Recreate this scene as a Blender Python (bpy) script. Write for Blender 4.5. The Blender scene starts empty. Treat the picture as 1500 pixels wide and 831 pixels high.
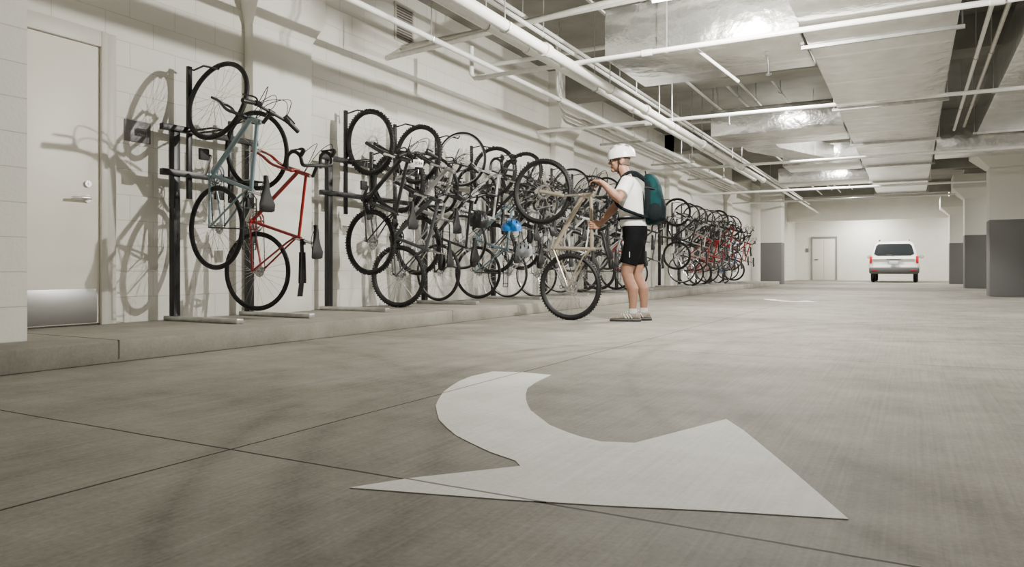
import bpy, bmesh, math, random
from mathutils import Vector, Matrix
random.seed(7)
scene = bpy.context.scene
COL = scene.collection
R = math.radians

# ---------------------------------------------------------------- materials
def nmat(name):
    m = bpy.data.materials.new(name); m.use_nodes = True
    nt = m.node_tree; b = nt.nodes["Principled BSDF"]
    return m, nt, b

def plain(name, col, rough=0.5, metal=0.0, noise=0.06, scale=20.0, bump=0.0, emis=None, coat=0.0, spec=None):
    m, nt, b = nmat(name)
    b.inputs["Roughness"].default_value = rough
    b.inputs["Metallic"].default_value = metal
    if spec is not None: b.inputs["Specular IOR Level"].default_value = spec
    if coat: b.inputs["Coat Weight"].default_value = coat
    tc = nt.nodes.new("ShaderNodeTexCoord")
    n = nt.nodes.new("ShaderNodeTexNoise"); n.inputs["Scale"].default_value = scale; n.inputs["Detail"].default_value = 4
    nt.links.new(tc.outputs["Object"], n.inputs["Vector"])
    r = nt.nodes.new("ShaderNodeValToRGB")
    c0 = [max(0, c*(1-noise)) for c in col]; c1 = [min(1, c*(1+noise)) for c in col]
    r.color_ramp.elements[0].position = .3; r.color_ramp.elements[1].position = .7
    r.color_ramp.elements[0].color = (*c0, 1); r.color_ramp.elements[1].color = (*c1, 1)
    nt.links.new(n.outputs["Fac"], r.inputs["Fac"]); nt.links.new(r.outputs["Color"], b.inputs["Base Color"])
    if bump:
        bp = nt.nodes.new("ShaderNodeBump"); bp.inputs["Strength"].default_value = bump; bp.inputs["Distance"].default_value = .01
        nt.links.new(n.outputs["Fac"], bp.inputs["Height"]); nt.links.new(bp.outputs["Normal"], b.inputs["Normal"])
    if emis:
        b.inputs["Emission Color"].default_value = (*col, 1); b.inputs["Emission Strength"].default_value = emis
    return m

def mnode(nt, op, a, b=None, clamp=False):
    n = nt.nodes.new("ShaderNodeMath"); n.operation = op; n.use_clamp = clamp
    for i, v in enumerate((a, b)):
        if v is None: continue
        if isinstance(v, (int, float)): n.inputs[i].default_value = v
        else: nt.links.new(v, n.inputs[i])
    return n.outputs[0]

def floor_mat(name, dark, light, joints=True, paint=False, marks=False):
    m, nt, b = nmat(name)
    L = nt.links
    tc = nt.nodes.new("ShaderNodeTexCoord")
    def noise(sc, det=5, mp=None, rough=.6):
        n = nt.nodes.new("ShaderNodeTexNoise"); n.inputs["Scale"].default_value = sc; n.inputs["Detail"].default_value = det
        n.inputs["Roughness"].default_value = rough
        if mp:
            k = nt.nodes.new("ShaderNodeMapping"); k.inputs["Scale"].default_value = mp
            L.new(tc.outputs["Object"], k.inputs["Vector"]); L.new(k.outputs[0], n.inputs["Vector"])
        else: L.new(tc.outputs["Object"], n.inputs["Vector"])
        return n.outputs["Fac"]
    big = noise(.55, 6); streak = noise(1, 3, (85, 1.3, 1)); fine = noise(70, 3); blot = noise(2.6, 7, None, .7)
    v = mnode(nt, 'ADD', mnode(nt, 'MULTIPLY', big, .40), mnode(nt, 'MULTIPLY', streak, .19))
    v = mnode(nt, 'ADD', v, mnode(nt, 'MULTIPLY', fine, .19))
    v = mnode(nt, 'ADD', v, mnode(nt, 'MULTIPLY', blot, .38))
    sx = nt.nodes.new("ShaderNodeSeparateXYZ"); L.new(tc.outputs["Object"], sx.inputs[0])
    if marks:
        for cx, cy, rr, w in ((.9, 3.4, 3.05, .09), (.9, 3.4, 3.32, .07), (-5.5, -.6, 4.9, .08), (3.4, 5.2, 4.6, .10), (3.4, 5.2, 4.95, .06)):
            dx = mnode(nt, 'SUBTRACT', sx.outputs[0], cx); dy = mnode(nt, 'SUBTRACT', sx.outputs[1], cy)
            d = mnode(nt, 'SQRT', mnode(nt, 'ADD', mnode(nt, 'MULTIPLY', dx, dx), mnode(nt, 'MULTIPLY', dy, dy)))
            k = mnode(nt, 'SUBTRACT', 1, mnode(nt, 'DIVIDE', mnode(nt, 'ABSOLUTE', mnode(nt, 'SUBTRACT', d, rr)), w), clamp=True)
            k = mnode(nt, 'MULTIPLY', k, mnode(nt, 'MULTIPLY', mnode(nt, 'SUBTRACT', big, .35, clamp=True), .36))
            v = mnode(nt, 'SUBTRACT', v, k)
    r = nt.nodes.new("ShaderNodeValToRGB")
    r.color_ramp.elements[0].position = .44; r.color_ramp.elements[1].position = .72
    r.color_ramp.elements[0].color = (*dark, 1); r.color_ramp.elements[1].color = (*light, 1)
    L.new(v, r.inputs["Fac"]); out = r.outputs["Color"]
    if joints:
        wob = mnode(nt, 'MULTIPLY', mnode(nt, 'SUBTRACT', noise(3, 3), .5), .012)
        def jn(axis, off, per):
            a = mnode(nt, 'ADD', mnode(nt, 'ADD', axis, wob), -off + per*50 + per/2)
            a = mnode(nt, 'MODULO', a, per); a = mnode(nt, 'ABSOLUTE', mnode(nt, 'SUBTRACT', a, per/2))
            return mnode(nt, 'LESS_THAN', a, .0048)
        j = mnode(nt, 'MAXIMUM', jn(sx.outputs[0], -1.81, 4.9), jn(sx.outputs[1], 1.53, 3.26))
        mx = nt.nodes.new("ShaderNodeMix"); mx.data_type = 'RGBA'
        L.new(j, mx.inputs[0]); L.new(out, mx.inputs[6]); mx.inputs[7].default_value = (.03, .025, .02, 1) if not paint else (.2, .19, .17, 1)
        out = mx.outputs[2]
    L.new(out, b.inputs["Base Color"])
    b.inputs["Roughness"].default_value = .72
    b.inputs["Specular IOR Level"].default_value = .22
    bp = nt.nodes.new("ShaderNodeBump"); bp.inputs["Strength"].default_value = .15; bp.inputs["Distance"].default_value = .004
    L.new(streak, bp.inputs["Height"]); L.new(bp.outputs["Normal"], b.inputs["Normal"])
    return m

def block_mat(name, col, axis='YZ', dz=0.0):
    m, nt, b = nmat(name); L = nt.links
    tc = nt.nodes.new("ShaderNodeTexCoord"); s = nt.nodes.new("ShaderNodeSeparateXYZ"); c = nt.nodes.new("ShaderNodeCombineXYZ")
    L.new(tc.outputs["Object"], s.inputs[0])
    L.new(s.outputs[1 if axis == 'YZ' else 0], c.inputs[0]); L.new(mnode(nt, 'ADD', s.outputs[2], 20.07+dz), c.inputs[1])
    br = nt.nodes.new("ShaderNodeTexBrick"); L.new(c.outputs[0], br.inputs["Vector"])
    br.inputs["Scale"].default_value = 1.0; br.inputs["Brick Width"].default_value = .4; br.inputs["Row Height"].default_value = .2
    br.inputs["Mortar Size"].default_value = .004; br.inputs["Mortar Smooth"].default_value = .5
    br.inputs["Color1"].default_value = (*col, 1); br.inputs["Color2"].default_value = (*[x*.965 for x in col], 1)
    br.inputs["Mortar"].default_value = (*[x*.78 for x in col], 1)
    n = nt.nodes.new("ShaderNodeTexNoise"); n.inputs["Scale"].default_value = 60; n.inputs["Detail"].default_value = 4
    L.new(tc.outputs["Object"], n.inputs["Vector"])
    L.new(br.outputs["Color"], b.inputs["Base Color"]); b.inputs["Roughness"].default_value = .6
    h = mnode(nt, 'SUBTRACT', mnode(nt, 'MULTIPLY', n.outputs["Fac"], .5), br.outputs["Fac"])
    bp = nt.nodes.new("ShaderNodeBump"); bp.inputs["Strength"].default_value = .5; bp.inputs["Distance"].default_value = .006
    L.new(h, bp.inputs["Height"]); L.new(bp.outputs["Normal"], b.inputs["Normal"])
    return m

def twotone(name, low, high, z0):
    m, nt, b = nmat(name); L = nt.links
    tc = nt.nodes.new("ShaderNodeTexCoord"); s = nt.nodes.new("ShaderNodeSeparateXYZ"); L.new(tc.outputs["Object"], s.inputs[0])
    f = mnode(nt, 'GREATER_THAN', s.outputs[2], z0)
    mx = nt.nodes.new("ShaderNodeMix"); mx.data_type = 'RGBA'; L.new(f, mx.inputs[0])
    mx.inputs[6].default_value = (*low, 1); mx.inputs[7].default_value = (*high, 1)
    L.new(mx.outputs[2], b.inputs["Base Color"]); b.inputs["Roughness"].default_value = .65
    n = nt.nodes.new("ShaderNodeTexNoise"); n.inputs["Scale"].default_value = 12; L.new(tc.outputs["Object"], n.inputs["Vector"])
    bp = nt.nodes.new("ShaderNodeBump"); bp.inputs["Strength"].default_value = .15; bp.inputs["Distance"].default_value = .01
    L.new(n.outputs["Fac"], bp.inputs["Height"]); L.new(bp.outputs["Normal"], b.inputs["Normal"])
    return m

def foil_mat(name):
    m, nt, b = nmat(name); L = nt.links
    tc = nt.nodes.new("ShaderNodeTexCoord")
    n = nt.nodes.new("ShaderNodeTexNoise"); n.inputs["Scale"].default_value = 5; n.inputs["Detail"].default_value = 5
    L.new(tc.outputs["Object"], n.inputs["Vector"])
    n2 = nt.nodes.new("ShaderNodeTexNoise"); n2.inputs["Scale"].default_value = 1.2; n2.inputs["Detail"].default_value = 2
    L.new(tc.outputs["Object"], n2.inputs["Vector"])
    s = nt.nodes.new("ShaderNodeSeparateXYZ"); L.new(tc.outputs["Object"], s.inputs[0])
    def band(ax, per, w):
        a = mnode(nt, 'MODULO', mnode(nt, 'ADD', ax, per*40.3), per)
        return mnode(nt, 'LESS_THAN', a, w)
    tape = band(s.outputs[1], 1.22, .06)
    r = nt.nodes.new("ShaderNodeValToRGB")
    r.color_ramp.elements[0].color = (.68, .68, .66, 1); r.color_ramp.elements[1].color = (.84, .84, .82, 1)
    r.color_ramp.elements[0].position = .3; r.color_ramp.elements[1].position = .7
    L.new(n.outputs["Fac"], r.inputs["Fac"])
    mx = nt.nodes.new("ShaderNodeMix"); mx.data_type = 'RGBA'; L.new(tape, mx.inputs[0]); L.new(r.outputs["Color"], mx.inputs[6])
    mx.inputs[7].default_value = (.92, .92, .90, 1); L.new(mx.outputs[2], b.inputs["Base Color"])
    b.inputs["Metallic"].default_value = .92
    b.inputs["Roughness"].default_value = .24
    bp = nt.nodes.new("ShaderNodeBump"); bp.inputs["Strength"].default_value = .5; bp.inputs["Distance"].default_value = .06
    L.new(mnode(nt, 'ADD', mnode(nt, 'MULTIPLY', n.outputs["Fac"], .6), n2.outputs["Fac"]), bp.inputs["Height"])
    L.new(bp.outputs["Normal"], b.inputs["Normal"])
    return m

M = {}
M['floor'] = floor_mat("brushed concrete", (.135, .126, .105), (.36, .342, .295), marks=True)
M['curb'] = floor_mat("curb concrete", (.19, .18, .155), (.38, .36, .31), joints=False)
M['arrow'] = floor_mat("worn white road paint", (.60, .59, .54), (.93, .92, .88), joints=True, paint=True)
M['block'] = block_mat("painted concrete block", (.80, .785, .72))
M['column'] = plain("painted concrete", (.83, .82, .755), .6, noise=.03, scale=3, bump=.1)
M['col2'] = twotone("two tone painted concrete", (.14, .14, .14), (.68, .67, .62), 1.55)
M['ceil'] = plain("slab concrete", (.24, .235, .21), .8, noise=.2, scale=2.0, bump=.2)
M['foil'] = foil_mat("foil duct wrap")
M['galv'] = plain("galvanised steel", (.55, .55, .53), .35, .8, noise=.15, scale=14)
M['pipe'] = plain("white painted pipe", (.86, .86, .82), .4, noise=.03)
M['pipeg'] = plain("grey conduit", (.60, .59, .54), .4, .3, noise=.1)
M['door'] = plain("painted steel door", (.82, .79, .71), .42, noise=.015, scale=4)
M['frame'] = plain("painted door frame", (.62, .60, .54), .45, noise=.02)
M['steel'] = plain("brushed stainless steel", (.38, .38, .375), .33, .85, noise=.04, scale=3)
M['black'] = plain("black powder coat", (.008, .008, .009), .4, noise=.2)
M['rubber'] = plain("black rubber", (.009, .009, .009), .65, noise=.2)
M['chrome'] = plain("polished alloy", (.72, .72, .73), .22, 1.0, noise=.05)
M['darkmetal'] = plain("dark alloy", (.05, .05, .055), .35, .7, noise=.1)
M['sign'] = plain("dark grey sign plastic", (.17, .155, .16), .4)
M['signtext'] = plain("light grey lettering", (.5, .5, .5), .5)
M['white'] = plain("white gloss", (.85, .85, .83), .35, noise=.02)
M['glass'] = plain("tinted glass", (.015, .018, .02), .15, noise=.1)
M['red'] = plain("red lens", (.40, .015, .015), .2, noise=.1, coat=.5)
M['carwhite'] = plain("white car paint", (.87, .87, .85), .25, noise=.01, coat=.8)
M['cardark'] = plain("dark grey bumper plastic", (.06, .06, .06), .5)
M['skin'] = plain("skin", (.36, .19, .125), .5, noise=.09, scale=30)
M['hair'] = plain("greying brown hair", (.10, .075, .055), .7, noise=.3, scale=80)
M['shirt'] = plain("white cotton", (.82, .82, .80), .9, noise=.04, bump=.9, scale=7)
M['shorts'] = plain("black sports fabric", (.004, .004, .005), .9, noise=.2, bump=.6, scale=8, spec=.12)
M['teal'] = plain("teal nylon", (.0012, .026, .029), .85, noise=.5, scale=12, bump=.6, spec=.2)
M['tealdark'] = plain("dark teal nylon", (.003, .006, .008), .85, noise=.25, spec=.2)
M['tan'] = plain("grey tan shoe mesh", (.27, .24, .19), .8, noise=.4, scale=60)
M['sock'] = plain("white sock", (.6, .6, .58), .9)
M['blue'] = plain("bright blue helmet plastic", (.004, .22, .75), .25, noise=.03, coat=.4)
M['greyhelm'] = plain("silver helmet plastic", (.40, .42, .45), .3, noise=.05)
M['tube'] = plain("fluorescent tube", (1, .97, .88), .5, emis=10)
FR = {
 'greyblue': plain("grey blue bicycle paint", (.20, .29, .33), .3, .1, noise=.04, coat=.5),
 'red': plain("red bicycle paint", (.33, .010, .008), .3, noise=.04, coat=.5),
 'black': plain("black bicycle paint", (.012, .012, .014), .3, coat=.5),
 'grey': plain("dark grey bicycle paint", (.06, .065, .07), .3, coat=.5),
 'silver': plain("silver bicycle paint", (.55, .55, .55), .3, .6),
 'white': plain("white bicycle paint", (.74, .74, .72), .3, coat=.5),
 'champagne': plain("champagne bicycle paint", (.48, .42, .33), .28, .45, coat=.4),
 'blue': plain("blue bicycle paint", (.02, .10, .30), .3, coat=.5),
}

# ---------------------------------------------------------------- mesh helpers
def tube(bm, pts, r, seg=8, mi=0, cap=True, sy=1.0):
    pts = [Vector(p) for p in pts]; n = len(pts)
    rad = r if isinstance(r, (list, tuple)) else [r]*n
    tang = []
    for i in range(n):
        a = pts[max(i-1, 0)]; b = pts[min(i+1, n-1)]
        d = (b-a); tang.append(d.normalized() if d.length > 1e-9 else Vector((0, 0, 1)))
    t0 = tang[0]; up = Vector((0, 0, 1)) if abs(t0.z) < .9 else Vector((0, 1, 0))
    u = t0.cross(up).normalized(); rings = []
    for i in range(n):
        t = tang[i]; u = (u - t*u.dot(t)); u = u.normalized() if u.length > 1e-6 else t.orthogonal().normalized()
        v = t.cross(u); ring = []
        for k in range(seg):
            a = 2*math.pi*k/seg
            ring.append(bm.verts.new(pts[i] + (u*math.cos(a) + v*math.sin(a)*sy)*rad[i]))
        rings.append(ring)
    for i in range(n-1):
        for k in range(seg):
            f = bm.faces.new((rings[i][k], rings[i][(k+1) % seg], rings[i+1][(k+1) % seg], rings[i+1][k])); f.material_index = mi
    if cap:
        f = bm.faces.new(rings[0][::-1]); f.material_index = mi
        f = bm.faces.new(rings[-1]); f.material_index = mi

def curve_pts(ctrl, n=6):
    ctrl = [Vector(c) for c in ctrl]; out = []
    P = [ctrl[0]] + ctrl + [ctrl[-1]]
    for i in range(1, len(P)-2):
        for k in range(n):
            t = k/n; p0, p1, p2, p3 = P[i-1], P[i], P[i+1], P[i+2]
            out.append(.5*((2*p1) + (-p0+p2)*t + (2*p0-5*p1+4*p2-p3)*t*t + (-p0+3*p1-3*p2+p3)*t**3))
    out.append(ctrl[-1]); return out

def box(bm, lo, hi, mi=0, bev=0.0, mat=None):
    mtx = Matrix.Translation([(a+b)/2 for a, b in zip(lo, hi)]) @ Matrix.Diagonal([abs(b-a) for a, b in zip(lo, hi)] + [1])
    if mat is not None: mtx = mat @ mtx
    g = bmesh.ops.create_cube(bm, size=1, matrix=mtx)
    fs = set(f for v in g['verts'] for f in v.link_faces)
    for f in fs: f.material_index = mi
    if bev:
        es = list(set(e for v in g['verts'] for e in v.link_edges))
        rr = bmesh.ops.bevel(bm, geom=es, offset=bev, segments=2, affect='EDGES', profile=.5)
        for f in rr['faces']: f.material_index = mi

def loft(bm, rings, mi=0, cap=True, closed=True):
    vr = [[bm.verts.new(p) for p in r] for r in rings]; n = len(vr[0])
    for a, b in zip(vr[:-1], vr[1:]):
        for k in range(n if closed else n-1):
            f = bm.faces.new((a[k], a[(k+1) % n], b[(k+1) % n], b[k])); f.material_index = mi
    if cap:
        f = bm.faces.new(vr[0][::-1]); f.material_index = mi
        f = bm.faces.new(vr[-1]); f.material_index = mi

def ell(cx, cy, z, rx, ry, n=20, p=2.0):
    out = []
    for k in range(n):
        a = 2*math.pi*k/n; c, s = math.cos(a), math.sin(a)
        out.append((cx+rx*math.copysign(abs(c)**(2/p), c), cy+ry*math.copysign(abs(s)**(2/p), s), z))
    return out

def ball(bm, c, r, mi=0, seg=16, rot=None):
    mtx = Matrix.Translation(c)
    if rot is not None: mtx = mtx @ rot
    mtx = mtx @ Matrix.Diagonal((*r, 1))
    g = bmesh.ops.create_uvsphere(bm, u_segments=seg, v_segments=max(6, seg//2+2), radius=1, matrix=mtx)
    for f in set(f for v in g['verts'] for f in v.link_faces): f.material_index = mi

def torus(bm, Rr, r, seg=40, rs=8, mi=0, c=(0, 0, 0), sx=1.0):
    vs = []
    for i in range(seg):
        a = 2*math.pi*i/seg; ring = []
        for k in range(rs):
            b = 2*math.pi*k/rs; q = Rr + r*math.cos(b)
            ring.append(bm.verts.new((c[0]+q*math.cos(a), c[1]+r*sx*math.sin(b), c[2]+q*math.sin(a))))
        vs.append(ring)
    for i in range(seg):
        for k in range(rs):
            f = bm.faces.new((vs[i][k], vs[i][(k+1) % rs], vs[(i+1) % seg][(k+1) % rs], vs[(i+1) % seg][k])); f.material_index = mi

def mk(bm, mats, name, angle=40):
    me = bpy.data.meshes.new(name)
    bmesh.ops.recalc_face_normals(bm, faces=bm.faces[:])
    bm.to_mesh(me); bm.free()
    for m in mats: me.materials.append(m)
    me.shade_smooth(); me.set_sharp_from_angle(angle=R(angle))
    return me

def ob(name, me, parent=None, mtx=None, label=None, cat=None, kind=None, group=None):
    o = bpy.data.objects.new(name, me); COL.objects.link(o)
    if parent: o.parent = parent
    if mtx is not None: o.matrix_local = mtx
    if label: o["label"] = label
    if cat: o["category"] = cat
    if kind: o["kind"] = kind
    if group: o["group"] = group
    return o

def T(*v): return Matrix.Translation(v)

def simple(name, fn, mats, **kw):
    bm = bmesh.new(); fn(bm); return ob(name, mk(bm, mats, name, kw.pop('angle', 40)), **kw)

def remesh(bm, vox, name, mats, smooth=3):
    me = bpy.data.meshes.new(name+"_src"); bmesh.ops.recalc_face_normals(bm, faces=bm.faces[:]); bm.to_mesh(me); bm.free()
    o = bpy.data.objects.new("tmp", me); COL.objects.link(o)
    md = o.modifiers.new("r", 'REMESH'); md.mode = 'VOXEL'; md.voxel_size = vox
    sm = o.modifiers.new("s", 'SMOOTH'); sm.factor = .5; sm.iterations = smooth
    dg = bpy.context.evaluated_depsgraph_get(); dg.update()
    out = bpy.data.meshes.new_from_object(o.evaluated_get(dg))
    bpy.data.objects.remove(o); out.name = name
    out.materials.clear()
    for m in mats: out.materials.append(m)
    out.shade_smooth()
    return out

def text_mesh(s, size, mat, ext=.001):
    cu = bpy.data.curves.new("t", 'FONT'); cu.body = s; cu.size = size; cu.extrude = ext; cu.align_x = 'CENTER'; cu.align_y = 'CENTER'
    o = bpy.data.objects.new("tmp", cu); COL.objects.link(o)
    dg = bpy.context.evaluated_depsgraph_get(); dg.update()
    me = bpy.data.meshes.new_from_object(o.evaluated_get(dg)); bpy.data.objects.remove(o)
    me.materials.clear(); me.materials.append(mat); return me

# ---------------------------------------------------------------- room
WX = -5.4; CH = 3.9; PZ = .13
simple("floor", lambda b: box(b, (-5.6, -6, -.2), (8.2, 41.2, 0)), [M['floor']], kind="structure", label="brushed grey concrete garage floor with saw-cut joints", cat="floor")
simple("ceiling", lambda b: box(b, (-5.6, -6, CH), (8.2, 41.2, CH+.2)), [M['ceil']], kind="structure", label="bare concrete slab ceiling", cat="ceiling")
simple("wall_left", lambda b: box(b, (WX-.2, -6, 0), (WX, 41, CH)), [M['block']], kind="structure", label="painted concrete block wall behind the bikes", cat="wall")
simple("wall_right", lambda b: box(b, (8, -6, 0), (8.2, 41, CH)), [M['block']], kind="structure", label="painted concrete block wall", cat="wall")
simple("wall_far", lambda b: box(b, (-5.6, 41, 0), (8.2, 41.2, CH)), [M['column']], kind="structure", label="white end wall behind the parked car", cat="wall")
simple("wall_near", lambda b: box(b, (WX, -6, 0), (-4.49, 2.36, CH)), [M['block']], kind="structure", label="projecting painted block wall beside the door recess", cat="wall")
def curb(b):
    box(b, (WX, -6, 0), (-4.08, 27, PZ), 0, .012)
simple("trim_1", curb, [M['curb']], kind="structure", label="raised concrete curb platform under the bike racks", cat="curb")
def cj(b):
    for y in (-.6, 2.65, 6.2, 9.4, 12.6, 15.8, 19, 22.2):
        box(b, (WX+.01, y, .02), (-4.077, y+.005, PZ+.0015))
simple("trim_2", cj, [plain("joint sealant", (.14, .13, .11), .9)], kind="structure", label="dark joints across the curb", cat="joint")

def door_leaf(b): box(b, (WX, 2.40, PZ+.012), (WX+.035, 3.333, 2.215), 0, .003)
d1 = simple("door_1", door_leaf, [M['door']], kind="structure", label="cream painted steel door with stainless kick plate", cat="door")
simple("kick_plate", lambda b: box(b, (WX+.034, 2.42, PZ+.02), (WX+.041, 3.31, .40), 0, .001), [M['steel']], parent=d1, label="stainless steel kick plate")
def lever(b):
    tube(b, [(WX+.035, 3.235, 1.07), (WX+.05, 3.235, 1.07)], .028, 16)
    tube(b, [(WX+.05, 3.235, 1.07), (WX+.085, 3.235, 1.07)], .011, 10)
    tube(b, curve_pts([(WX+.085, 3.24, 1.07), (WX+.088, 3.18, 1.072), (WX+.082, 3.10, 1.066)]), .011, 10)
simple("door_handle", lever, [M['chrome']], parent=d1, label="chrome lever handle")
simple("lock_cylinder", lambda b: (tube(b, [(WX+.035, 3.24, 1.18), (WX+.05, 3.24, 1.18)], .024, 16), box(b, (WX+.05, 3.238, 1.172), (WX+.054, 3.242, 1.188))), [M['chrome']], parent=d1)
def dframe(b):
    box(b, (WX, 3.335, PZ), (WX+.06, 3.385, 2.34), 0, .004); box(b, (WX, 3.386, PZ), (WX+.045, 3.46, 2.34), 0, .004)
    box(b, (WX, 2.362, 2.22), (WX+.06, 3.334, 2.34), 0, .004)
simple("trim_3", dframe, [M['frame']], kind="structure", label="painted steel door frame", cat="door frame")
d2 = simple("door_2", lambda b: box(b, (-4.55, 40.95, .01), (-3.45, 41, 2.15), 0, .005), [M['door']], kind="structure", label="pale double door in the end wall", cat="door")
simple("door_handle", lambda b: tube(b, [(-4.45, 40.93, 1.05), (-4.28, 40.93, 1.05)], .02), [M['darkmetal']], parent=d2, label="dark lever handle")
def df2(b):
    for x in (-4.63, -3.45): box(b, (x, 40.93, 0), (x+.08, 41, 2.15))
    box(b, (-4.63, 40.93, 2.151), (-3.37, 41, 2.25)); box(b, (-4.005, 40.945, 0), (-3.995, 40.95, 2.15))
simple("trim_4", df2, [plain("grey door frame", (.25, .25, .24), .5)], kind="structure", label="grey steel door frame", cat="door frame")

sg = simple("wall_sign", lambda b: box(b, (WX, 3.55, 1.555), (WX+.008, 3.775, 1.725), 0, .003), [M['sign']], label="small dark grey room sign on the block wall", cat="sign")
RX = Matrix(((0, 0, 1, 0), (1, 0, 0, 0), (0, 1, 0, 0), (0, 0, 0, 1)))
def wtext(s, size, mat, parent, x, y, z, name="lettering"):
    return ob(name, text_mesh(s, size, mat), parent=parent, mtx=T(x, y, z) @ RX)
wtext("Stairwell", .030, M['signtext'], sg, WX+.010, 3.685, 1.66)
wtext("GYM 5", .030, M['signtext'], sg, WX+.010, 3.70, 1.615)

def louver(b):
    y0, y1, z0, z1 = 6.94, 7.32, 3.28, 3.74
    box(b, (WX, y0, z0), (WX+.02, y1, z0+.03)); box(b, (WX, y0, z1-.03), (WX+.02, y1, z1))
    box(b, (WX, y0, z0+.031), (WX+.02, y0+.03, z1-.031)); box(b, (WX, y1-.03, z0+.031), (WX+.02, y1, z1-.031))
    box(b, (WX, y0+.03, z0+.03), (WX+.003, y1-.03, z1-.03), 1)
    for i in range(12):
        z = z0+.05+i*.032
        box(b, (-.013, y0+.03, -.001), (.013, y1-.03, .001), 0, mat=T(WX+.012, 0, z) @ Matrix.Rotation(R(50), 4, 'Y'))
simple("vent_grille", louver, [M['frame'], M['sign']], label="white louvered vent grille high on the wall", cat="vent")

def wcol(y, fx):
    def f(b):
        box(b, (WX, y, PZ), (fx, y+.75, CH), 0, .01)
        fo = fx+.13
        loft(b, [[(WX, y-.0, 2.80), (fx+.002, y, 2.80), (fx+.002, y+.75, 2.80), (WX, y+.75, 2.80)],
                 [(WX, y-.05, 3.0), (fo, y-.05, 3.0), (fo, y+.80, 3.0), (WX, y+.80, 3.0)],
                 [(WX, y-.05, CH), (fo, y-.05, CH), (fo, y+.80, CH), (WX, y+.80, CH)]])
    return f
for y, fx in ((4.72, -5.285), (11.2, -5.285), (17.8, -5.285), (24.3, -5.285)):
    simple("wall_column", wcol(y, fx), [M['column']], label="white painted concrete pilaster with flared top against the wall", cat="column", group="wall pilasters")
def gcol(x, y, cap=True):
    def f(b):
        box(b, (x, y, 0), (x+.75, y+.75, CH), 0, .012)
        if cap:
            loft(b, [[(x-.01, y-.01, 2.62), (x+.76, y-.01, 2.62), (x+.76, y+.76, 2.62), (x-.01, y+.76, 2.62)],
                 [(x-.3, y-.3, 2.9), (x+1.05, y-.3, 2.9), (x+1.05, y+1.05, 2.9), (x-.3, y+1.05, 2.9)],
                 [(x-.3, y-.3, 3.3), (x+1.05, y-.3, 3.3), (x+1.05, y+1.05, 3.3), (x-.3, y+1.05, 3.3)]])
    return f
for x, y, c in ((1.38, 17.6, True), (1.35, 25.0, True), (1.25, 32.2, True), (-5.0, 28.6, False)):
    simple("concrete_column", gcol(x, y, c), [M['col2']], label="square concrete column, dark grey lower part, white above", cat="column", group="garage columns")

for y in (11.3, 17.75, 24.4, 31.5):
    simple("ceiling_beam", lambda b: box(b, (WX, y, 3.45), (8, y+.5, CH), 0, .01), [M['ceil']], label="concrete beam crossing under the slab", cat="beam", group="ceiling beams", kind="structure")
simple("ceiling_beam", lambda b: box(b, (WX, 38.2, 2.9), (8, 38.7, CH), 0, .01), [M['column']], label="white soffit beam before the end wall", cat="beam", kind="structure")

# ---------------------------------------------------------------- painted arrows
AR = [(-1.956,3.360),(-1.807,3.412),(-1.631,3.396),(-1.583,3.115),(-1.545,2.97),(-1.478,2.824),(-1.42,2.715),(-1.368,2.626),(-1.29,2.505),(-1.202,2.405),(-1.11,2.30),(-1.012,2.228),(-.94,2.185),(-.861,2.156),(-.761,2.190),
      (-.591,2.699),(-.496,2.534),(-.285,2.098),(-.121,1.745),(-.385,1.662),(-.599,1.583),(-.842,1.505),(-1.227,1.400),(-1.146,1.539),(-.949,1.781),(-.988,1.825),(-1.10,1.875),
      (-1.211,1.944),(-1.31,2.01),(-1.397,2.089),(-1.50,2.19),(-1.584,2.299),(-1.67,2.415),(-1.743,2.544),(-1.82,2.69),(-1.878,2.836),(-1.93,2.99),(-1.966,3.158)]
def arrow(dx, dy, sc, lab):
    def f(b):
        P = [((x+1.1)*sc+dx, (y-2.2)*sc+dy) for x, y in AR]
        up = [b.verts.new((x, y, .0025)) for x, y in P]; dn = [b.verts.new((x, y, .0)) for x, y in P]
        b.faces.new(up); b.faces.new(dn[::-1])
        for i in range(len(P)):
            j = (i+1) % len(P); b.faces.new((up[i], dn[i], dn[j], up[j]))
    return simple("floor_arrow_marking", f, [M['arrow']], label=lab, cat="road marking")
arrow(-1.1, 2.2, 1, "large worn white curved turn arrow painted on the floor")
arrow(-1.9, 13.4, .55, "faint white turn arrow painted farther along the floor")

# ---------------------------------------------------------------- ducts
def duct(name, lo, hi, lab, hang=True):
    o = simple(name, lambda b: box(b, lo, hi, 0, .02), [M['foil']], label=lab, cat="duct")
    if hang:
        n = max(2, int((hi[1]-lo[1])/2.6))
        for i in range(n):
            y = lo[1]+.3+(hi[1]-lo[1]-.6)*i/max(1, n-1)
            def h(b):
                box(b, (lo[0]-.06, y, lo[2]-.03), (hi[0]+.06, y+.04, lo[2]+.002))
                for x in (lo[0]-.04, hi[0]+.04):
                    tube(b, [(x, y+.02, lo[2]-.02), (x, y+.02, CH)], .006, 6)
            simple("duct_hanger", h, [M['galv']], parent=o)
    return o
duct("air_duct", (-.90, 4.2, 2.75), (.36, 24, 3.3), "long foil-wrapped rectangular air duct hung under the ceiling")
db = duct("air_duct", (-2.85, 7.24, 2.76), (-.92, 8.56, 3.3), "foil-wrapped branch duct joining the main duct", hang=False)
duct("air_duct", (-2.95, 12.3, 2.76), (-.92, 13.6, 3.2), "foil-wrapped branch duct joining the main duct", hang=False)
duct("air_duct", (-2.4, 16.3, 2.72), (-.92, 17.4, 3.15), "short foil-wrapped branch duct", hang=False)
duct("air_duct", (.38, 15.2, 2.66), (8, 16.2, 3.12), "wide foil-wrapped duct crossing toward the side wall", hang=False)
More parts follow.
